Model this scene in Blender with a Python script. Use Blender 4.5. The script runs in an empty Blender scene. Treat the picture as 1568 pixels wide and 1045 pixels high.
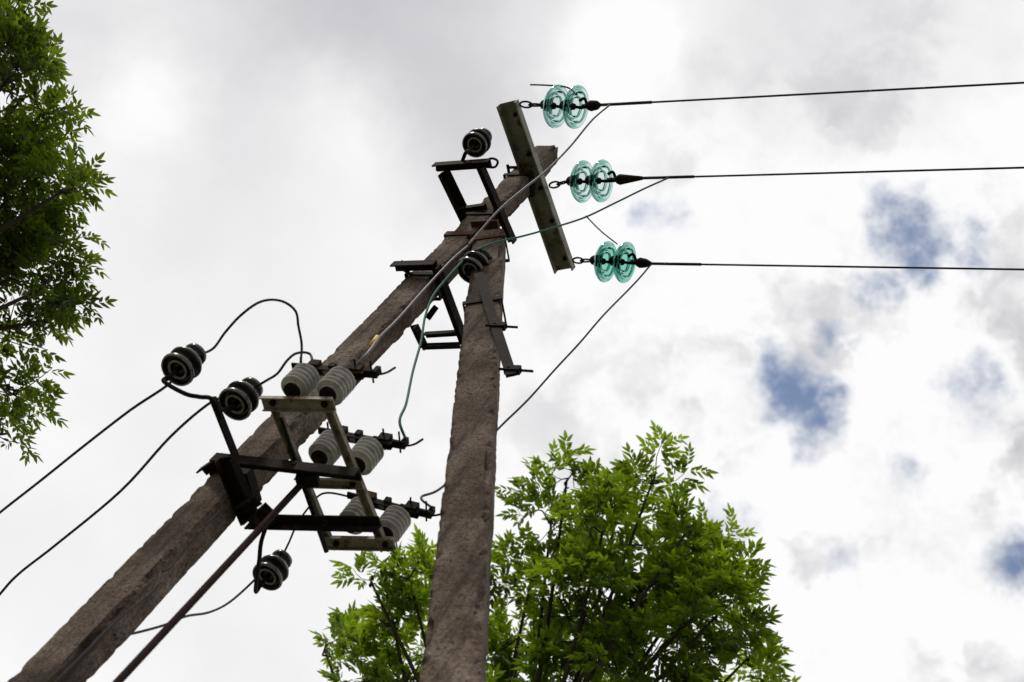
import bpy, math, random
from mathutils import Vector, Matrix, noise
random.seed(7)
scene = bpy.context.scene
scene.view_settings.view_transform='Standard'
scene.view_settings.look='None'
scene.view_settings.exposure=0

# ------------------------------------------------------------------ camera
# world: Z up, origin = foot of the vertical post, +X = direction of the outgoing line
F=2178.0
Uv=Vector((944,1227,-2178)).normalized()
Wv=Vector((5153,-99,2178)); Wv=(Wv-Uv*Wv.dot(Uv)).normalized()
Nv=Uv.cross(Wv)
CAM=Vector((3.255,-2.80,1.6))
R=Matrix((Wv,Nv,Uv))
cd=bpy.data.cameras.new('camera'); cam=bpy.data.objects.new('camera',cd)
scene.collection.objects.link(cam); scene.camera=cam
cam.matrix_world=Matrix.Translation(CAM)@R.to_4x4()
cd.sensor_width=36; cd.lens=F/1568*36; cd.clip_end=5000; cd.clip_start=0.05
cd.dof.use_dof=True; cd.dof.focus_distance=7.4; cd.dof.aperture_fstop=3.2

# survey helper: a measured sight line met with the real plane (height / face) each part lies in
def ray(px,py): return R@Vector((px-784,522.5-py,-F))
def at(px,py,x=None,y=None,z=None,d=None):
    r=ray(px,py)
    if x is not None: s=(x-CAM.x)/r.x
    elif y is not None: s=(y-CAM.y)/r.y
    elif z is not None: s=(z-CAM.z)/r.z
    else: s=d/r.length
    return CAM+r*s

# ------------------------------------------------------------------ materials
def newmat(name):
    m=bpy.data.materials.new(name); m.use_nodes=True
    nt=m.node_tree; return m,nt,nt.nodes['Principled BSDF']
def noise_mat(name,c1,c2,scale=20,rough=.7,metal=0,bump=.0,bscale=80,c3=None,c3scale=6,lo=.35,hi=.65,c3lo=.6,c3hi=.72,spec=.5):
    m,nt,b=newmat(name); N=nt.nodes; L=nt.links
    tc=N.new('ShaderNodeTexCoord')
    n=N.new('ShaderNodeTexNoise'); n.inputs['Scale'].default_value=scale; n.inputs['Detail'].default_value=5; n.inputs['Roughness'].default_value=.65
    L.new(tc.outputs['Object'],n.inputs['Vector'])
    r=N.new('ShaderNodeValToRGB'); r.color_ramp.elements[0].position=lo; r.color_ramp.elements[1].position=hi
    r.color_ramp.elements[0].color=(*c1,1); r.color_ramp.elements[1].color=(*c2,1)
    L.new(n.outputs['Fac'],r.inputs['Fac']); out=r.outputs['Color']
    if c3:
        n2=N.new('ShaderNodeTexNoise'); n2.inputs['Scale'].default_value=c3scale; n2.inputs['Detail'].default_value=5
        L.new(tc.outputs['Object'],n2.inputs['Vector'])
        mr=N.new('ShaderNodeMapRange'); mr.inputs['From Min'].default_value=c3lo; mr.inputs['From Max'].default_value=c3hi
        L.new(n2.outputs['Fac'],mr.inputs['Value'])
        mx=N.new('ShaderNodeMix'); mx.data_type='RGBA'; L.new(mr.outputs['Result'],mx.inputs['Factor'])
        L.new(out,mx.inputs['A']); mx.inputs['B'].default_value=(*c3,1); out=mx.outputs['Result']
    L.new(out,b.inputs['Base Color'])
    b.inputs['Roughness'].default_value=rough; b.inputs['Metallic'].default_value=metal
    b.inputs['Specular IOR Level'].default_value=spec
    if bump>0:
        nb=N.new('ShaderNodeTexNoise'); nb.inputs['Scale'].default_value=bscale; nb.inputs['Detail'].default_value=4
        L.new(tc.outputs['Object'],nb.inputs['Vector'])
        bp=N.new('ShaderNodeBump'); bp.inputs['Strength'].default_value=bump; bp.inputs['Distance'].default_value=.01
        L.new(nb.outputs['Fac'],bp.inputs['Height']); L.new(bp.outputs['Normal'],b.inputs['Normal'])
    return m

def concrete():
    m,nt,b=newmat('weathered_concrete'); N=nt.nodes; L=nt.links
    tc=N.new('ShaderNodeTexCoord')
    def nz(scale,det=6,rough=.6,sv=None):
        n=N.new('ShaderNodeTexNoise'); n.inputs['Scale'].default_value=scale; n.inputs['Detail'].default_value=det; n.inputs['Roughness'].default_value=rough
        if sv:
            mp=N.new('ShaderNodeMapping'); mp.inputs['Scale'].default_value=sv; L.new(tc.outputs['Object'],mp.inputs['Vector']); L.new(mp.outputs[0],n.inputs['Vector'])
        else: L.new(tc.outputs['Object'],n.inputs['Vector'])
        return n.outputs['Fac']
    def ramp(f,stops):
        r=N.new('ShaderNodeValToRGB'); e=r.color_ramp.elements
        e[0].position=stops[0][0]; e[0].color=(*stops[0][1],1); e[1].position=stops[-1][0]; e[1].color=(*stops[-1][1],1)
        for p,c in stops[1:-1]:
            k=e.new(p); k.color=(*c,1)
        L.new(f,r.inputs['Fac']); return r.outputs['Color']
    def mix(f,a,bb,mode='MIX'):
        x=N.new('ShaderNodeMix'); x.data_type='RGBA'; x.blend_type=mode
        if hasattr(f,'links'): L.new(f,x.inputs['Factor'])
        else: x.inputs['Factor'].default_value=f
        for s,v in (('A',a),('B',bb)):
            if hasattr(v,'links'): L.new(v,x.inputs[s])
            else: x.inputs[s].default_value=(*v,1)
        return x.outputs['Result']
    def mr(f,a,c):
        x=N.new('ShaderNodeMapRange'); x.inputs['From Min'].default_value=a; x.inputs['From Max'].default_value=c; L.new(f,x.inputs['Value']); return x.outputs['Result']
    base=ramp(nz(4,7,.65),[(.32,(.050,.036,.029)),(.46,(.090,.068,.054)),(.58,(.135,.106,.087)),(.72,(.205,.168,.14))])
    grit=ramp(nz(85,4,.75),[(.36,(.36,.34,.33)),(.5,(1,1,1)),(.64,(1.65,1.58,1.5))])
    c=mix(.85,base,grit,'MULTIPLY')
    c=mix(mr(nz(36,4,.72),.585,.66),c,(.028,.022,.018))
    c=mix(mr(nz(7,5,.72),.66,.73),c,(.17,.075,.022))
    c=mix(mr(nz(1,5,.7,(14,14,1.3)),.49,.64),c,(.036,.028,.023))
    L.new(c,b.inputs['Base Color']); b.inputs['Roughness'].default_value=.92; b.inputs['Specular IOR Level'].default_value=.12
    bp=N.new('ShaderNodeBump'); bp.inputs['Strength'].default_value=.75; bp.inputs['Distance'].default_value=.012
    L.new(nz(55,5,.8),bp.inputs['Height']); L.new(bp.outputs['Normal'],b.inputs['Normal'])
    return m
M_conc=concrete()
M_dark=noise_mat('dark_rusty_steel',(.007,.006,.0055),(.016,.012,.010),25,.8,0,.15,60,c3=(.05,.020,.009),c3scale=18,c3lo=.58,c3hi=.72,spec=.08)
M_rod=noise_mat('brown_painted_steel',(.012,.007,.006),(.022,.013,.011),15,.9,0,0,100,spec=.04)
M_olive=noise_mat('grey_painted_steel',(.15,.14,.11),(.27,.25,.205),16,.6,0,.12,60,c3=(.09,.045,.022),c3scale=24,c3lo=.55,c3hi=.68,spec=.2)
M_galv=noise_mat('galvanised_steel',(.12,.12,.095),(.24,.24,.20),10,.6,0,.1,60,c3=(.07,.045,.025),c3scale=14,c3lo=.55,c3hi=.70,spec=.25)
M_black=noise_mat('black_glazed_porcelain',(.006,.005,.006),(.014,.012,.012),30,.22,0,0)
M_rim=noise_mat('bare_porcelain',(.16,.15,.14),(.30,.28,.26),40,.6)
M_porc=noise_mat('grey_porcelain',(.30,.295,.29),(.43,.42,.41),12,.3,0,0,c3=(.16,.135,.115),c3scale=25,c3lo=.54,c3hi=.74)
M_alu=noise_mat('weathered_aluminium_wire',(.045,.045,.05),(.09,.09,.10),60,.5,.3)
M_wdark=noise_mat('dark_wire',(.010,.010,.011),(.025,.025,.025),40,.6,0,spec=.2)
M_green=noise_mat('green_insulated_wire',(.012,.070,.048),(.028,.11,.075),40,.6,0,spec=.12)
M_yel=noise_mat('yellow_tag',(.5,.30,.03),(.65,.42,.05),40,.6)
M_rust=noise_mat('rusty_steel',(.04,.018,.012),(.08,.04,.024),30,.8,0,.2,60,spec=.1)
M_bark=noise_mat('bark',(.022,.017,.012),(.05,.04,.03),12,.9,0,.6,40,spec=.1)
def glassmat(name,tint,edge):
    m,nt,b=newmat(name); N=nt.nodes; L=nt.links; N.remove(b)
    tc=N.new('ShaderNodeTexCoord'); n=N.new('ShaderNodeTexNoise'); n.inputs['Scale'].default_value=14; n.inputs['Detail'].default_value=2
    L.new(tc.outputs['Object'],n.inputs['Vector'])
    lw=N.new('ShaderNodeLayerWeight'); lw.inputs['Blend'].default_value=.5
    ad=N.new('ShaderNodeMath'); ad.operation='MULTIPLY_ADD'; L.new(n.outputs['Fac'],ad.inputs[0]); ad.inputs[1].default_value=.3; L.new(lw.outputs['Facing'],ad.inputs[2])
    r=N.new('ShaderNodeValToRGB'); e=r.color_ramp.elements
    e[0].position=.50; e[0].color=(*tint,1); e[1].position=.92; e[1].color=(*edge,1); L.new(ad.outputs[0],r.inputs['Fac'])
    t=N.new('ShaderNodeBsdfTransparent'); L.new(r.outputs['Color'],t.inputs['Color'])
    g=N.new('ShaderNodeBsdfGlossy'); g.inputs['Roughness'].default_value=.06
    fr=N.new('ShaderNodeFresnel'); fr.inputs['IOR'].default_value=1.18
    mx=N.new('ShaderNodeMixShader'); L.new(fr.outputs[0],mx.inputs['Fac']); L.new(t.outputs[0],mx.inputs[1]); L.new(g.outputs[0],mx.inputs[2])
    g.inputs['Color'].default_value=(.35,.62,.55,1)
    df=N.new('ShaderNodeBsdfDiffuse'); df.inputs['Color'].default_value=(*[c*.4 for c in edge],1)
    m2=N.new('ShaderNodeMixShader'); m2.inputs['Fac'].default_value=.05; L.new(mx.outputs[0],m2.inputs[1]); L.new(df.outputs[0],m2.inputs[2])
    L.new(m2.outputs[0],N['Material Output'].inputs['Surface'])
    return m
M_gl1=glassmat('aqua_glass',(.86,.95,.93),(.03,.20,.165))
M_gl2=glassmat('teal_glass',(.52,.82,.74),(.008,.13,.095))
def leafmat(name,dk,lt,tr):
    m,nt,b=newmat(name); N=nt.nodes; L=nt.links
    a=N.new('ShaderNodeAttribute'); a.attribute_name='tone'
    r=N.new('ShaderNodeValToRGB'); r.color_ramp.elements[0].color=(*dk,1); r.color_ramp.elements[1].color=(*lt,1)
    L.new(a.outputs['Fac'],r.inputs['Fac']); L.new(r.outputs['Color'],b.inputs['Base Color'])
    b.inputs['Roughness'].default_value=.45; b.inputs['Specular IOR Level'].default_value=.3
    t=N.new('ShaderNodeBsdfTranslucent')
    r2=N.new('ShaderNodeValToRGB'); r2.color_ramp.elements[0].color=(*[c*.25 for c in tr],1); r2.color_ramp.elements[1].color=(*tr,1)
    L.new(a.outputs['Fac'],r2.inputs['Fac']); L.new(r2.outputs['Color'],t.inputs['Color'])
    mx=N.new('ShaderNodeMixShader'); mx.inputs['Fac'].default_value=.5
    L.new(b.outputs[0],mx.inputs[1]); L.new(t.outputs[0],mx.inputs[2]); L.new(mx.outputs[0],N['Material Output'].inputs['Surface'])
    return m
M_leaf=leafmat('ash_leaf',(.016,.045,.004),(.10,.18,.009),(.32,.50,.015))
M_leaf2=leafmat('elm_leaf',(.014,.038,.005),(.065,.12,.010),(.21,.32,.015))

# ------------------------------------------------------------------ mesh builder
class B:
    def __init__(s): s.v=[];s.f=[];s.mi=[];s.sm=[];s.mats=[]
    def m(s,mat):
        if mat not in s.mats: s.mats.append(mat)
        return s.mats.index(mat)
    def add(s,vs,fs,mat,smooth=False):
        o=len(s.v); k=s.m(mat); s.v+= [tuple(v) for v in vs]
        for f in fs: s.f.append(tuple(i+o for i in f)); s.mi.append(k); s.sm.append(smooth)
    def obj(s,name,parent=None,origin=None):
        me=bpy.data.meshes.new(name); me.from_pydata(s.v,[],s.f)
        for m in s.mats: me.materials.append(m)
        me.polygons.foreach_set('material_index',s.mi); me.polygons.foreach_set('use_smooth',s.sm); me.update()
        o=bpy.data.objects.new(name,me); scene.collection.objects.link(o)
        if parent: o.parent=parent
        return o
def empty(name):
    o=bpy.data.objects.new(name,None); scene.collection.objects.link(o); return o
def frame(d):
    d=d.normalized(); s=d.cross(Vector((0,0,1)))
    if s.length<.05: s=d.cross(Vector((0,1,0)))
    s.normalize(); return d,s,s.cross(d)
def boxat(b,c,d,s,u,L,w,h,mat):
    vs=[c+d*(i*L/2)+s*(j*w/2)+u*(k*h/2) for i in(-1,1) for j in(-1,1) for k in(-1,1)]
    b.add(vs,[(0,1,3,2),(4,6,7,5),(0,4,5,1),(2,3,7,6),(0,2,6,4),(1,5,7,3)],mat)
def bar(b,p,q,w,h,mat):
    d,s,u=frame(q-p); boxat(b,(p+q)/2,d,s,u,(q-p).length,w,h,mat)
def angle(b,p,q,w,mat,t=.007,side=1,vert=-1):
    # L section: horizontal plate + vertical plate along one edge
    d,s,u=frame(q-p); c=(p+q)/2; L=(q-p).length
    boxat(b,c,d,s,u,L,w,t,mat)
    boxat(b,c+s*side*(w/2-t/2)+u*vert*(w/2+.001),d,s,u,L,t,w-t,mat)
def channel(b,p,q,w,h,mat,t=.007,vert=-1,roll=0):
    d,s,u=frame(q-p); c=(p+q)/2; L=(q-p).length
    if roll:
        rm=Matrix.Rotation(roll,3,d); s=rm@s; u=rm@u
    boxat(b,c,d,s,u,L,w,t,mat)
    for e in(-1,1): boxat(b,c+s*e*(w/2-t/2)+u*vert*(h/2+.001),d,s,u,L,t,h-t,mat)
def catmull(P,n=8):
    if len(P)<3: return P
    Q=[P[0]*2-P[1]]+P+[P[-1]*2-P[-2]]; out=[]
    for i in range(1,len(Q)-2):
        a,bb,c,d=Q[i-1:i+3]
        for k in range(n):
            t=k/n
            out.append(.5*((2*bb)+(c-a)*t+(2*a-5*bb+4*c-d)*t*t+(3*bb-a-3*c+d)*t**3))
    out.append(P[-1]); return out
def tube(b,P,r,mat,n=8,smooth=8,r2=None):
    P=catmull(P,smooth) if smooth>1 else P
    vs=[];fs=[];N=len(P); ps=None
    for i,p in enumerate(P):
        d=(P[min(i+1,N-1)]-P[max(i-1,0)]).normalized()
        if ps is None:
            s=d.cross(Vector((0,0,1))); 
            if s.length<.1: s=d.cross(Vector((1,0,0)))
        else: s=ps-d*ps.dot(d)
        s.normalize(); ps=s; u=s.cross(d)
        rr=r if r2 is None else r+(r2-r)*i/(N-1)
        vs+=[p+(s*math.cos(a)+u*math.sin(a))*rr for a in [2*math.pi*k/n for k in range(n)]]
    for i in range(N-1):
        for k in range(n):
            fs.append((i*n+k,i*n+(k+1)%n,(i+1)*n+(k+1)%n,(i+1)*n+k))
    fs.append(tuple(range(n-1,-1,-1))); fs.append(tuple(range((N-1)*n,N*n)))
    b.add(vs,fs,mat,True)
def lathe(b,o,ax,prof,mat,n=32,smooth=True,closed=False):
    d,s,u=frame(ax); vs=[];fs=[]
    for r,h in prof:
        r=max(r,.0004)
        vs+=[o+d*h+(s*math.cos(a)+u*math.sin(a))*r for a in [2*math.pi*k/n for k in range(n)]]
    m=len(prof)
    for i in range(m if closed else m-1):
        j=(i+1)%m
        for k in range(n): fs.append((i*n+k,i*n+(k+1)%n,j*n+(k+1)%n,j*n+k))
    b.add(vs,fs,mat,smooth)
def bolt(b,c,ax,L=.05,r=.009,mat=M_dark):
    lathe(b,c-ax.normalized()*L/2,ax,[(0,0),(r*.6,0),(r*.6,L),(0,L)],mat,8,False)
    lathe(b,c-ax.normalized()*L*.25,ax,[(0,0),(r*1.5,0),(r*1.5,r*1.3),(0,r*1.3)],mat,6,False)

# ------------------------------------------------------------------ ground
g=B(); NG=40; 
for i in range(NG+1):
    for j in range(NG+1):
        u=(i/NG*2-1); v=(j/NG*2-1); x=2000*u*abs(u)**1.5; y=2000*v*abs(v)**1.5
        g.v.append((x,y,0.0 if abs(x)<8 and abs(y)<8 else .12*noise.noise(Vector((x*.05,y*.05,0)))))
g.m(noise_mat('dry_grass_ground',(.06,.065,.03),(.12,.115,.07),3,.95,0,.5,30,c3=(.15,.13,.10),c3scale=.5,c3lo=.5,c3hi=.62))
for i in range(NG):
    for j in range(NG):
        a=i*(NG+1)+j; g.f.append((a,a+NG+1,a+NG+2,a+1)); g.mi.append(0); g.sm.append(True)
g.obj('ground')

# ------------------------------------------------------------------ poles
pole=empty('utility_pole')
def post(name,p0,p1,ax0,ax1,ay0,ay1,seed):
    b=B(); d=(p1-p0).normalized(); yv=Vector((0,1,0)); yv=(yv-d*yv.dot(d)).normalized(); xv=yv.cross(d)
    L=(p1-p0).length; n=int(L/.022)
    base=[(-1,-1),(1,-1),(1,1),(-1,1)]
    ring=[]
    for k in range(4):
        a=Vector(base[k]); c=Vector(base[(k+1)%4])
        for t in(.07,.15,.4,.6,.85,.93): ring.append(a.lerp(c,t))
    m=len(ring); vs=[];fs=[]
    for i in range(n+1):
        t=i/n; hx=(ax0+(ax1-ax0)*t)/2; hy=(ay0+(ay1-ay0)*t)/2; c=p0+(p1-p0)*t
        for q in ring:
            taper=1-.12*(q.y*.5+.5)   # trapezoidal section
            P=c+xv*q.x*hx*taper+yv*q.y*hy
            edge=min(1,max(0,(abs(q.x)*abs(q.y)-.72)/.1))
            k1=noise.noise(P*3+Vector((seed,0,0)))*.004+noise.noise(P*30)*.002
            ch=max(0,noise.noise(P*7+Vector((seed,5,0)))-.2)*edge*.06+max(0,noise.noise(P*26+Vector((seed,2,0)))-.08)*edge*.028
            top=max(0,(t*L-(L-.07))/.07); ch+=top*top*.022*(1+noise.noise(P*14))
            P=P+(c-P).normalized()*(ch+k1)
            vs.append(P)
    for i in range(n):
        for k in range(m): fs.append((i*m+k,i*m+(k+1)%m,(i+1)*m+(k+1)%m,(i+1)*m+k))
    fs.append(tuple(range(n*m,n*m+m)))
    b.add(vs,fs,M_conc,False)
    return b.obj(name,pole)
PX0,PX1,PY0,PY1=.184,.150,.159,.124
def phx(z): t=(z+.3)/9.75; return (PX0+(PX1-PX0)*t)/2,(PY0+(PY1-PY0)*t)/2
post('concrete_post',Vector((0,0,-.3)),Vector((0,0,9.45)),PX0,PX1,PY0,PY1,3)
sj=at(752,366,y=0); sb=at(697,1045,y=0)
sd=(sb-sj).normalized(); foot=sj+sd*((sj.z+.3)/-sd.z)
SX0,SX1,SY0,SY1=.225,.165,.18,.135
post('concrete_strut',foot,sj,SX0,SX1,SY0,SY1,11)

# crossarm
arm_z=8.98
b=B()
A=at(779,156,z=arm_z); E=at(867,412,z=arm_z)
channel(b,A,E,.125,.055,M_galv,.008,-1)
for t in(.07,.30,.5,.70,.93):
    c=A.lerp(E,t); bolt(b,c+Vector((0.02,0,-.01)),Vector((0,0,1)),.05,.009,M_dark)
b.obj('crossarm',pole)

# steel brackets
b=B()
def zb(p,q,z,w,mat=M_dark,kind='L',side=1,z2=None,vert=-1):
    P=at(*p,z=z); Q=at(*q,z=z if z2 is None else z2)
    if kind=='L': angle(b,P,Q,w,mat,.008,side,vert)
    elif kind=='C': channel(b,P,Q,w,w*.5,mat,.007,vert)
    else: bar(b,P,Q,w,.012,mat)
# top bracket
zb((668,256),(752,250),8.42,.055,kind='L')
zb((682,262),(722,345),8.40,.056,kind='L',side=-1)
zb((736,256),(785,370),8.39,.056,kind='L',side=1)
zb((703,322),(745,316),8.38,.04)
# strut-head clamp and lower bracket
zb((605,408),(670,406),7.5,.055)
zb((667,406),(712,527),7.48,.058,side=1)
zb((634,498),(650,532),7.46,.05)
zb((646,531),(704,529),7.44,.036)
zb((652,513),(702,510),7.50,.034)
zb((612,404),(628,415),7.53,.05)
zb((655,488),(668,470),7.45,.03)
# slanting bar on the strut
P=at(733,420,y=-.13); Q=at(783,575,y=-.13); bar(b,P,Q,.014,.046,M_dark)
for (px,py) in((768,500),(790,567)):
    c=at(px,py,y=-.13); bolt(b,c,Vector((1,.1,.1)),.15,.010)
    bar(b,c-Vector((.05,0,0)),c-Vector((-.02,0,0)),.03,.035,M_dark)
# disconnector brackets on the post
zb((333,703),(552,727),5.58,.055,side=1)
zb((380,795),(582,799),5.58,.045,side=-1)
zb((348,700),(388,797),5.50,.08,kind='C')
zb((312,722),(345,700),5.62,.04)
zb((372,778),(395,765),5.47,.05)
zb((385,800),(412,776),5.50,.045)
# bar carrying the pin insulators
P=at(325,608,z=5.62); Q=at(362,702,z=5.62); angle(b,P,Q,.035,M_dark,.008)
for p in((404,708),(452,712),(530,722),(420,799),(500,800)):
    bolt(b,at(*p,z=5.57),Vector((0,0,1)),.06,.010)
b.obj('steel_brackets',pole)

# clamp bands
b=B()
def band(c,hx,hy,dn,h=.045,t=.006,mat=M_rust):
    # rectangular strap around the section
    d=dn.normalized(); yv=Vector((0,1,0)); xv=yv.cross(d).normalized(); xv=-xv if xv.x<0 else xv
    for s in(-1,1):
        boxat(b,c+xv*s*(hx+t/2),d,yv,xv,h,hy*2+2*t,t,mat)
        boxat(b,c+yv*s*(hy+t/2),d,xv,yv,h,hx*2-.001,t,mat)
up=Vector((0,0,1))
for z,mm,h in((8.3,M_dark,.03),(8.02,M_rust,.05),(7.5,M_dark,.03),(5.62,M_dark,.05),(8.9,M_dark,.03)):
    hx,hy=phx(z); band(Vector((0,0,z)),hx+.003,hy+.003,up,h,.006,mm)
for t,mm,e in((.16,M_rust,0),(.98,M_dark,0)):
    u_=t/(foot-sj).length; band(sj+sd*t,(SX1+(SX0-SX1)*u_)/2+.003,(SY1+(SY0-SY1)*u_)/2+.003,sd,.03,.007,mm)
bar(b,Vector((.03,-.075,8.12)),sj+Vector((.05,-.075,.02)),.05,.02,M_rust)
# U-clamp holding the crossarm
tc=A.lerp(E,.48)
for s in(-1,1):
    bar(b,Vector((-.10,s*.072,arm_z+.03)),Vector((tc.x+.03,s*.072,arm_z+.03)),.014,.014,M_dark)
bar(b,Vector((-.10,-.09,arm_z+.03)),Vector((-.10,.09,arm_z+.03)),.014,.014,M_dark)
b.obj('clamp_bands',pole)

# drive rod + earthing wire
b=B()
P=at(465,738,z=5.55)
Q=at(180,1045,x=P.x+.02)
dr=(Q-P).normalized(); Q2=P+dr*((P.z-.8)/-dr.z)
tube(b,[P,Q2],.0135,M_rod,10,1)
bar(b,P+Vector((-.03,0,0)),P+Vector((.05,0,.03)),.05,.04,M_dark)
b.obj('drive_rod',pole)
b=B()
pts=[at(px,py,y=-.082) for px,py in((352,768),(300,822),(262,868),(246,876))]
tube(b,pts,.003,M_wdark,6,6)
pts=[at(px,py,y=-.083) for px,py in((246,876),(235,905),(180,950),(120,1010),(60,1070))]
tube(b,pts+[Vector((.04,-.09,2.5)),Vector((.04,-.09,.05))],.0035,M_wdark,6,3)
b.obj('earthing_wire',pole)

# ------------------------------------------------------------------ glass insulator strings
z9=arm_z-.03
def glass_string(link,c1,c2,end,gm,tilt):
    b=B(); z=z9
    L0=at(*link,z=z); C1=at(*c1,z=z); C2=at(*c2,z=z); Eп=at(*end,z=z)
    d=(C2-C1).normalized(); ax=(d+Vector((0,0,tilt))).normalized()
    for k,(s0,s1) in enumerate(((0,.55),(.45,1.0))):
        p=L0.lerp(C1-d*.06,s0); q=L0.lerp(C1-d*.06,s1); dd=(q-p).normalized(); sd_=Vector((0,0,1)) if k else dd.cross(Vector((0,0,1))).normalized()
        loop=[]
        for a in range(13):
            th=a/12*2*math.pi; loop.append((p+q)/2+dd*math.cos(th)*(q-p).length*.55+sd_*math.sin(th)*.018)
        tube(b,loop,.006,M_dark,6,2)
    for C in(C1,C2):
        # toughened glass shell: rounded bell with two ribs underneath
        prof=[(.02,-.014),(.045,-.012),(.07,-.004),(.095,.008),(.115,.022),(.125,.034),(.1275,.042),(.125,.050),(.119,.050),(.113,.040),(.104,.034),(.101,.046),(.098,.056),(.093,.056),(.090,.044),(.084,.024),(.072,.018),(.069,.032),(.066,.042),(.061,.042),(.058,.030),(.050,.012),(.02,.008)]
        lathe(b,C,ax,[(r*.98,h) for r,h in prof],gm,56,True,True)
        lathe(b,C,ax,[(0,-.065),(.016,-.065),(.026,-.055),(.034,-.03),(.037,-.014),(.0,-.013)],M_dark,20)
        lathe(b,C,ax,[(0,.009),(.022,.009),(.018,.03),(.009,.035),(.009,.085),(0,.085)],M_dark,16)
    p=C2+d*.07; v=Eп-p; l=v.length
    bar(b,p,p+v*.35,.020,.028,M_dark)
    lathe(b,p+v*.22,v,[(0,0),(.022,.01),(.032,.03),(.026,.07),(.011,l*.76),(0,l*.77)],M_dark,14)
    s=p+v*.2
    tube(b,[s+Vector((0,.0,.03)),s+Vector((-.02,-.03,.05)),s+Vector((-.05,-.02,.04))],.009,M_dark,8,4)
    b.obj('glass_insulator_string'); return Eп
e1=glass_string((797,160),(843,162),(873,163),(920,161),M_gl1,-.25)
e2=glass_string((842,285),(883,278),(912,277),(985,273),M_gl1,-.2)
e3=glass_string((878,399),(919,400),(948,401),(998,404),M_gl2,-.2)

# outgoing line conductors
def line(p0,end):
    b=B(); Q=at(*end,z=z9); d=(Q-p0).normalized()
    tube(b,[p0,Q],.0060,M_wdark,8,1)
    pts=[Q+d*s-Vector((0,0,.0006*s*s)) for s in(0,2,5,9,14,20,28,38)]
    tube(b,pts,.0060,M_wdark,8,2)
    tube(b,[p0,p0+d*.30],.0092,M_wdark,8,1)
    b.obj('power_line')
line(e1,(1568,127)); line(e2,(1568,257)); line(e3,(1568,413))

# ------------------------------------------------------------------ pin insulators
def pin_insulator(px,py,z,sc=1.0,stem=.07,lean=(0,0,1)):
    b=B(); o=at(px,py,z=z); ax=Vector(lean).normalized()
    def P(l): return [(r*sc,h*sc) for r,h in l]
    lathe(b,o,ax,P([(0.010,.035),(.028,.035),(.031,.008)]),M_black,28)
    lathe(b,o,ax,P([(.031,.008),(.033,.004),(.038,.004),(.040,.008)]),M_rim,28)
    lathe(b,o,ax,P([(.040,.008),(.044,.026),(.054,.020),(.060,.003)]),M_black,28)
    lathe(b,o,ax,P([(.060,.003),(.0625,.000),(.066,.002)]),M_rim,28)
    lathe(b,o,ax,P([(.066,.002),(.068,.010),(.063,.022),(.048,.034),(.036,.042),(.035,.052),(.058,.052),(.066,.056),(.067,.064),(.060,.078),(.044,.092),(.033,.100),(.031,.112),(.042,.116),(.046,.124),(.044,.136),(.03,.148),(0,.152)]),M_black,28)
    lathe(b,o,ax,[(0,-stem),(.010,-stem),(.010,.03),(0,.03)],M_dark,12)
    b.obj('pin_insulator'); return o,ax
iA,_=pin_insulator(270,568,5.72,sc=1.10)
iB,_=pin_insulator(358,621,5.72,sc=1.10,stem=.05)
iC,_=pin_insulator(408,885,5.62,sc=1.03)
iD,_=pin_insulator(726,223,8.55,sc=1.12,stem=.10)
iE,_=pin_insulator(719,416,7.55,sc=1.15,stem=.03,lean=(.12,-.1,1))
b=B()
tube(b,[iA+Vector((0,0,-.05)),iA+Vector((0,0,-.09)),at(283,603,z=5.6),at(305,608,z=5.6),at(325,612,z=5.6),at(338,640,z=5.6)],.009,M_dark,10,6)
tube(b,[iB+Vector((0,0,-.02)),at(335,628,z=5.63),at(326,612,z=5.62)],.009,M_dark,10,6)
tube(b,[iC+Vector((0,0,-.05)),iC+Vector((0,0,-.09)),at(397,858,z=5.5),at(400,830,z=5.5),at(410,800,z=5.52)],.009,M_dark,10,6)
tube(b,[iD+Vector((0,0,-.08)),iD+Vector((0,0,-.13)),at(707,250,z=8.43)],.011,M_dark,10,5)
tube(b,[at(690,258,z=8.44),at(680,252,z=8.44),at(670,255,z=8.44),at(669,262,z=8.43)],.007,M_dark,8,5)
tube(b,[at(738,250,z=8.44),at(752,243,z=8.46),at(762,247,z=8.44),at(758,256,z=8.43),at(745,256,z=8.43)],.007,M_dark,8,5)
b.obj('insulator_pins',pole)

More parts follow.
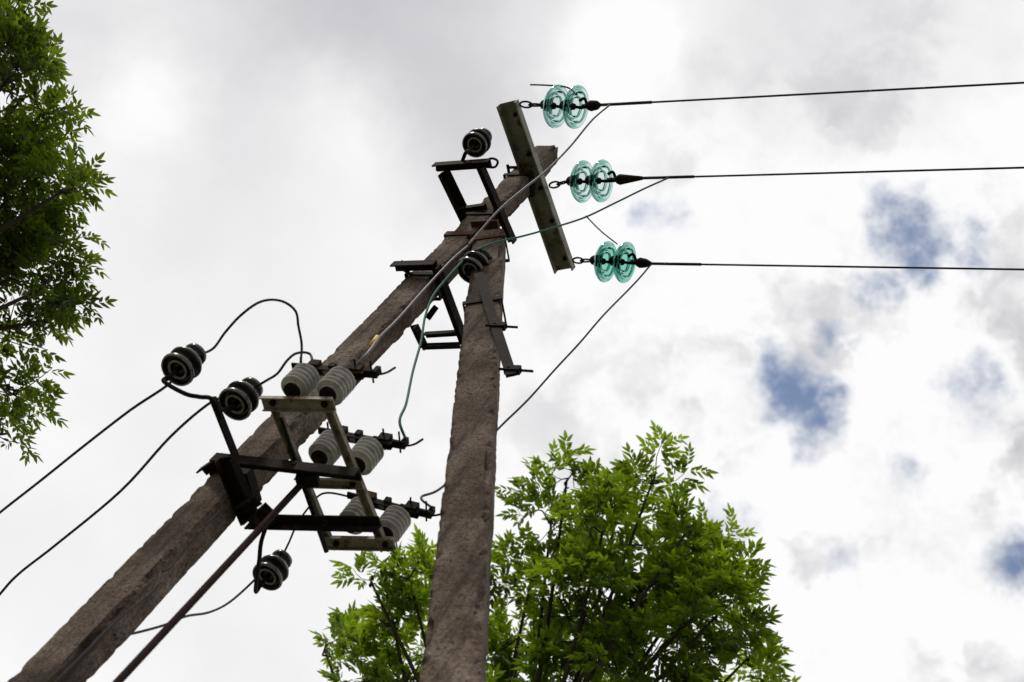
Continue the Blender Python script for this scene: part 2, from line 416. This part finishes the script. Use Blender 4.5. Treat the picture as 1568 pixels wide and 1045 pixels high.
# ------------------------------------------------------------------ disconnector switch
dis=empty('disconnector_switch')
b=B(); zf=5.70
def ch(p,q,w,h=.035,z=zf,m=M_olive,vert=-1): channel(b,at(*p,z=z),at(*q,z=z),w,h,m,.006,vert)
ch((418,612),(510,840),.038,.02); ch((500,612),(592,842),.038,.02)
ch((402,617),(512,619),.060,.018,zf-.012); ch((454,738),(553,741),.042,.015,zf-.010); ch((498,830),(604,832),.060,.018,zf-.012)
for p in((418,617),(497,619),(515,832),(590,834),(470,738),(540,741)):
    bolt(b,at(*p,z=zf-.02),Vector((0,0,1)),.035,.009)
b.obj('frame',dis)
b=B(); b2=B()
tops=[]
for (p,q) in(((446,600),(501,606)),((488,703),(546,714)),((534,806),(589,820))):
    tt=[]
    for c in(p,q):
        o=at(*c,z=zf+.015)
        lathe(b2,o,up,[(0,0),(.035,0),(.035,.012)],M_dark,18)
        pr=[(.034,.012)]
        for k in range(5):
            h=.02+k*.025
            pr+=[(.038,h),(.055,h+.002),(.060,h+.006),(.057,h+.010),(.040,h+.016),(.036,h+.020)]
        pr+=[(.030,.155),(0,.157)]
        lathe(b,o,up,pr,M_porc,28)
        lathe(b2,o+up*.156,up,[(0,0),(.026,0),(.026,.016),(0,.016)],M_dark,14)
        tt.append(o+up*.18)
    tops.append(tt)
    a,c=tt; d=(c-a).normalized(); side=d.cross(up)
    for s in(-1,1): bar(b2,a-d*.05+side*s*.012,c+d*.07+side*s*.012,.006,.030,M_dark)
    bar(b2,a-d*.10+up*.01,a+d*.03+up*.01,.03,.010,M_dark)
    bar(b2,c-d*.02+up*.014,c+d*.12+up*.014,.034,.012,M_dark)
    boxat(b2,a+up*.02,d,side,up,.045,.05,.04,M_dark); boxat(b2,c+up*.02+d*.03,d,side,up,.05,.05,.045,M_dark)
    boxat(b2,a+up*.02+d*.08,d,side,up,.025,.045,.03,M_dark)
    boxat(b2,c+up*.03+d*.11,d,side,up,.02,.03,.05,M_dark)
    for s in(.02,.09): bolt(b2,c+d*s+up*.03,side,.10,.007)
    bolt(b2,a-d*.06+up*.02,side,.08,.007)
    tube(b2,[c+d*.10,c+d*.15+up*.03,c+d*.17+up*.08],.005,M_dark,6,4)
b.obj('post_insulators',dis)
tube(b2,[at(462,735,z=5.6),at(500,845,z=5.62)],.010,M_dark,8,1)
tube(b2,[at(462,735,z=5.6),at(430,640,z=5.64)],.008,M_dark,8,1)
b2.obj('contact_blades',dis)

# ------------------------------------------------------------------ jumpers
def jumper(pts,z0,z1,r,mat,name,start=None,end=None):
    n=len(pts); Ls=[0]
    for i in range(1,n): Ls.append(Ls[-1]+math.dist(pts[i],pts[i-1]))
    P=[at(*p,z=z0+(z1-z0)*(l/Ls[-1])) for p,l in zip(pts,Ls)]
    if start is not None: P=[start]+P
    if end is not None: P.append(end)
    b=B(); tube(b,P,r,mat,8,8); b.obj(name,pole); return P
t1,t2,t3=tops
jumper([(935,160),(907,184),(872,226),(836,262),(800,291),(765,321),(737,352),(716,377)],z9,7.62,.0055,M_alu,'jumper_wire')
jumper([(716,377),(690,400),(650,443),(610,488),(580,518),(563,541)],7.62,6.0,.0055,M_alu,'jumper_wire',end=t1[1])
jumper([(1025,272),(985,290),(940,312),(896,333),(850,348),(800,362),(760,371),(728,384)],z9,7.65,.0055,M_green,'jumper_wire')
jumper([(718,390),(690,420),(664,452),(651,485),(645,522),(632,570),(622,618),(612,645)],7.62,6.0,.0060,M_green,'jumper_wire',end=t2[1]+Vector((.12,0,.03)))
jumper([(998,404),(972,434),(925,482),(888,525),(850,566),(808,613),(762,658),(715,712),(672,750),(645,762)],z9,6.0,.0055,M_wdark,'jumper_wire',end=t3[1]+Vector((.12,0,.03)))
jumper([(897,331),(920,354),(945,374)],8.75,z9,.004,M_wdark,'jumper_wire')
b=B(); P=at(812,130,z=z9+.04); Q=at(868,134,z=z9+.04); tube(b,[P,at(840,131,z=z9+.04),Q,at(884,145,z=z9+.02)],.005,M_wdark,6,5); b.obj('wire_tail',pole)
b=B(); P=at(567,532,z=6.16); Q=at(579,516,z=6.22); tube(b,[P,Q],.012,M_yel,8,1); b.obj('phase_tag',pole)
tb=iA+Vector((0,0,.13))
jumper([(325,535),(345,509),(370,482),(400,462),(430,461),(452,476),(457,500),(462,530)],5.95,6.0,.0054,M_wdark,'jumper_wire',start=tb,end=t1[0]-Vector((.06,0,0)))
jumper([(408,583),(425,572),(440,552),(455,541),(475,543)],5.86,6.0,.0054,M_wdark,'jumper_wire',start=iB+Vector((0,0,.12)),end=t1[0])
jumper([(432,852),(442,832),(455,803),(475,775),(500,755)],5.75,5.95,.0045,M_wdark,'jumper_wire',start=iC+Vector((0,0,.10)),end=t3[0])

# lines leaving to the other side
def sline(pts,z0,z1,r,start,ext=True):
    b=B(); n=len(pts)
    P=[start]+[at(*p,z=z0+(z1-z0)*i/(n-1)) for i,p in enumerate(pts)]
    tube(b,P,r,M_wdark,8,6)
    if ext:
        d=(P[-1]-P[-2]).normalized(); tube(b,[P[-1]-d*.01,P[-1]+d*9],r,M_wdark,8,1)
    b.obj('service_line')
sline([(262,585),(200,628),(130,682),(60,738),(0,785),(-60,835)],5.74,5.5,.0060,iA+Vector((-.05,0,.045)))
sline([(325,615),(262,668),(185,752),(85,835),(30,878),(0,910),(-60,985)],5.74,5.4,.0060,iB+Vector((-.05,0,.045)))
sline([(390,888),(352,922),(320,938),(285,944),(250,958),(200,971),(175,972)],5.64,4.6,.0050,iC+Vector((-.05,0,.045)),False)

# ------------------------------------------------------------------ trees
def rv(): 
    while True:
        v=Vector((random.uniform(-1,1),random.uniform(-1,1),random.uniform(-1,1)))
        if .05<v.length<1: return v
def leaflet(V,Fc,T,p,d,nrm,L,w,tone):
    s=d.cross(nrm).normalized(); n=s.cross(d); o=len(V)
    dr=n*(-.12*L)
    V+= [p, p+d*L*.3+s*w*.5+n*w*.15, p+d*L*.3-s*w*.5+n*w*.15, p+d*L*.68+s*w*.36+dr*.4, p+d*L*.68-s*w*.36+dr*.4, p+d*L+dr]
    Fc+= [(o,o+2,o+1),(o+1,o+2,o+4,o+3),(o+3,o+4,o+5)]
    T+= [tone]*6
def compound(V,Fc,T,p,d,L,ll,tone,pairs=4):
    side=d.cross(up); 
    if side.length<.1: side=d.cross(Vector((1,0,0)))
    side.normalize(); side=(side+rv()*.35).normalized()
    for k in range(pairs):
        t=.25+.67*k/(pairs-1)
        q=p+d*L*t-up*(L*.22*t*t)
        dd=(d-up*.4*t).normalized()
        for s in(-1,1):
            ld=(dd*.8+side*s*.7+rv()*.25).normalized()
            nr=(side.cross(d)+rv()*.5).normalized()
            leaflet(V,Fc,T,q,ld,nr,ll*random.uniform(.7,1.15),ll*.34,min(1,max(0,tone+random.uniform(-.18,.18))))
    q=p+d*L-up*L*.22
    leaflet(V,Fc,T,q,(d-up*.3).normalized(),(up+rv()*.6).normalized(),ll*1.15,ll*.36,min(1,max(0,tone+.1)))
def tree(name,base,trunk,lobes,leafm,ll=.10,dens=1.0,rach=.19,seed=1,limb=.03,pairs=4):
    random.seed(seed)
    root=empty(name)
    wood=B(); V=[];Fc=[];T=[]
    tube(wood,[base-up*.2]+trunk,.20,M_bark,14,6,.04)
    for (c,r,k) in lobes:
        cand=[t for t in trunk if t.z<c.z-.35*(c-t).xy.length] or [trunk[0]]
        t0=min(cand,key=lambda t:(t-c).length)
        mid=t0.lerp(c,.5)+rv()*.2-up*.1
        tube(wood,[t0,mid,c],limb,M_bark,7,5,.010)
        n=max(3,int(r*r*95*dens*k))
        lt=random.uniform(-.16,.16)
        hubs=[c+rv()*r*.55 for _ in range(max(3,n//6))]
        for h in hubs: tube(wood,[c-up*r*.3,(c+h)/2+rv()*.06,h],.009,M_bark,5,3,.005)
        for i in range(n):
            v=rv(); v=v.normalized()*(v.length**.6)
            p=c+v*r*random.uniform(.8,1.1)
            h=min(hubs,key=lambda q:(q-p).length)
            od=((p-c)/r*.9+up*.75+rv()*.5).normalized()
            sl=random.uniform(.16,.36)
            q=p+od*sl*.5
            tube(wood,[h,p,q],.005,M_bark,4,2,.0022)
            sunward=(p-c).dot(Vector((-.3,-.3,.85)))/r  # sunlight put into leaf colour: lighter toward each lobe's sunny upper side
            tone=.42+lt+.3*sunward+random.uniform(-.26,.26)
            m=random.randint(5,7)
            for j in range(m):
                f=j/m
                a=j*2.4+random.random()
                dd,s,u=frame(od)
                ld=(od*(.5+.7*f)+(s*math.cos(a)+u*math.sin(a))*.9).normalized()
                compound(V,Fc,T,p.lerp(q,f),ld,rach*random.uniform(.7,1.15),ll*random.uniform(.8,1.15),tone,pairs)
    wood.obj('trunk_and_branches',root)
    me=bpy.data.meshes.new('foliage'); me.from_pydata([tuple(v) for v in V],[],Fc); me.materials.append(leafm)
    at_=me.attributes.new('tone','FLOAT','POINT'); at_.data.foreach_set('value',T); me.update()
    o=bpy.data.objects.new('foliage',me); scene.collection.objects.link(o); o.parent=root
DT=12.0
def lobe(px,py,rp,d,k=1.0):
    p=at(px,py,d=d); return (p,rp/F*d,k)
Lr=[(868,735,36),(1000,735,38),(955,748,20),(925,808,48),(845,792,48),(960,865,82),(1058,805,36),(1080,868,50),(1100,940,56),(1148,1005,40),(1045,950,86),(900,930,82),(815,880,46),(800,985,48),(625,880,38),(600,950,48),(700,905,60),(535,985,38),(498,998,28),(640,1030,60),(720,1010,56),(980,1040,88),(1180,1052,34),(870,1050,76),(1130,872,20),(570,895,22),(560,1040,40),
    (1000,1180,130),(820,1190,130),(620,1170,110),(1170,1180,90),(900,1350,150),(1100,1340,120)]
lob=[lobe(x,y,r,DT+random.uniform(-.8,.8),1.05 if y<1100 else .3) for x,y,r in Lr]
c=at(900,1100,d=DT)
base=Vector((c.x-.4,c.y+.3,0))
tr=[Vector((base.x,base.y,z))+Vector((.12*math.sin(z),.1*math.cos(z*1.3),0)) for z in(1,2.5,4,5.5,6.8,7.6,8.2)]
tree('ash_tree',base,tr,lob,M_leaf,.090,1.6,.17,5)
Ll=[(10,60,48),(35,150,50),(60,215,40),(100,290,30),(132,302,17),(60,310,52),(20,300,70),(70,440,42),(30,420,60),(15,500,52),(72,490,26),(15,590,38),(30,635,22),(-5,660,28),(20,240,55),(15,120,48),(40,20,20),(82,370,26),
    (-80,100,90),(-90,280,100),(-90,450,100),(-90,620,90),(-200,350,130),(-220,550,130),(-10,370,60),(-40,30,70)]
DL=9.5
lob=[lobe(x,y,r,DL+random.uniform(-.5,.5),1.35 if x>-60 else .3) for x,y,r in Ll]
c=at(-160,480,d=DL+.3)
base=Vector((c.x-.3,c.y+.2,0))
tr=[Vector((base.x,base.y,z))+Vector((.1*math.sin(z),.1*math.cos(z*1.3),0)) for z in(1,2.5,4,5,6,6.8,7.6,8.3)]
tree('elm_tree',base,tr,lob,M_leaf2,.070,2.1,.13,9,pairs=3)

# ------------------------------------------------------------------ sky + sun
sun_dir=Vector((-.42,-.45,.79)).normalized()
sl=bpy.data.lights.new('sun','SUN'); so=bpy.data.objects.new('sun',sl); scene.collection.objects.link(so)
sl.energy=2.3; sl.angle=math.radians(8); sl.color=(1,.94,.84)
so.rotation_euler=sun_dir.to_track_quat('Z','Y').to_euler()
w=bpy.data.worlds.new('sky'); scene.world=w; w.use_nodes=True
nt=w.node_tree; N=nt.nodes; L=nt.links; N.clear()
out=N.new('ShaderNodeOutputWorld')
sky=N.new('ShaderNodeTexSky'); sky.sky_type='NISHITA'; sky.sun_disc=False
sky.sun_elevation=math.asin(sun_dir.z); sky.sun_rotation=math.atan2(sun_dir.x,sun_dir.y)
bg1=N.new('ShaderNodeBackground'); bg1.inputs['Strength'].default_value=.15; L.new(sky.outputs[0],bg1.inputs['Color'])
tcn=N.new('ShaderNodeTexCoord'); G=tcn.outputs['Generated']
def math_(op,a,bb=None,c=None,clamp=False):
    n=N.new('ShaderNodeMath'); n.operation=op; n.use_clamp=clamp
    for i,v in enumerate((a,bb,c)):
        if v is None: continue
        if hasattr(v,'links'): L.new(v,n.inputs[i])
        else: n.inputs[i].default_value=v
    return n.outputs[0]
def nz(scale,det,rough=.55,vec=G,col=False):
    n=N.new('ShaderNodeTexNoise'); n.inputs['Scale'].default_value=scale; n.inputs['Detail'].default_value=det; n.inputs['Roughness'].default_value=rough
    L.new(vec,n.inputs['Vector']); return n.outputs['Color'] if col else n.outputs['Fac']
def warp(c,amt,vec=G):
    s=N.new('ShaderNodeVectorMath'); s.operation='SUBTRACT'; L.new(c,s.inputs[0]); s.inputs[1].default_value=(.5,.5,.5)
    m=N.new('ShaderNodeVectorMath'); m.operation='SCALE'; L.new(s.outputs[0],m.inputs[0]); m.inputs['Scale'].default_value=amt
    a=N.new('ShaderNodeVectorMath'); a.operation='ADD'; L.new(vec,a.inputs[0]); L.new(m.outputs[0],a.inputs[1]); return a.outputs[0]
def mrange(v,a,bb,c=0,d=1,smooth=True):
    m=N.new('ShaderNodeMapRange'); m.interpolation_type='SMOOTHSTEP' if smooth else 'LINEAR'
    for k,x in zip(('From Min','From Max','To Min','To Max'),(a,bb,c,d)): m.inputs[k].default_value=x
    L.new(v,m.inputs['Value']); return m.outputs['Result']
cw=nz(15,4,.66,G,True)
WV=warp(cw,.07)
def blob(vec,px,py,rp,amp):
    d=ray(px,py).normalized()
    n=N.new('ShaderNodeVectorMath'); n.operation='DISTANCE'; L.new(vec,n.inputs[0]); n.inputs[1].default_value=d
    return mrange(n.outputs['Value'],rp/F,0,0,amp)
gaps=[(1395,368,135,1.08),(1490,385,100,.82),(1340,440,80,.85),(1285,512,75,.9),(1200,590,125,1.05),(1245,630,105,1.0),(1490,610,125,.70),(1380,735,80,.58),(1110,780,90,.58),(1290,850,75,.62),(1552,855,100,1.0),(1010,325,110,.60),(1175,545,90,.60)]
acc=None
for gp in gaps:
    o=blob(WV,*gp); acc=o if acc is None else math_('MAXIMUM',acc,o)
det=nz(24,6,.66)
gm=math_('ADD',acc,math_('MULTIPLY',math_('SUBTRACT',det,.5),1.4))
gapm=mrange(gm,.28,1.12,0,.95)
shades=[(560,0,460,-.18),(730,230,210,-.10),(90,20,220,-.08),(220,130,130,.08),(520,190,180,.10),(950,80,150,.10),(1260,40,280,-.10),(1300,200,200,-.03),(1500,90,220,-.04),(300,480,380,-.03)]
lum=None
for s in shades:
    o=blob(WV,*s); lum=o if lum is None else math_('ADD',lum,o)
n1=math_('MULTIPLY',math_('SUBTRACT',nz(5,3,.5,WV),.5),.18)
rightm=blob(G,1450,700,1000,1.0)
# cumulus modelling: bright heads with soft grey-blue folds between them
puff=mrange(nz(12,4,.52,WV),.32,.50,-.13,.06)
n2=math_('MULTIPLY',math_('ADD',puff,math_('MULTIPLY',math_('SUBTRACT',det,.5),.28)),rightm)
lum=math_('ADD',math_('ADD',lum,.965),math_('ADD',n1,n2))
lum=math_('MINIMUM',math_('MAXIMUM',lum,.45),.995)
lin=math_('POWER',lum,2.2)
cr=N.new('ShaderNodeMix'); cr.data_type='RGBA'; L.new(mrange(lum,.6,.95,0,1,False),cr.inputs['Factor'])
cr.inputs['A'].default_value=(.97,.97,1.07,1); cr.inputs['B'].default_value=(1,.995,1.0,1)
sc=N.new('ShaderNodeVectorMath'); sc.operation='SCALE'; L.new(cr.outputs['Result'],sc.inputs[0]); L.new(lin,sc.inputs['Scale'])
bg2=N.new('ShaderNodeBackground'); bg2.inputs['Strength'].default_value=1.0; L.new(sc.outputs[0],bg2.inputs['Color'])
ms=N.new('ShaderNodeMixShader'); L.new(gapm,ms.inputs['Fac']); L.new(bg2.outputs[0],ms.inputs[1]); L.new(bg1.outputs[0],ms.inputs[2])
L.new(ms.outputs[0],out.inputs['Surface'])
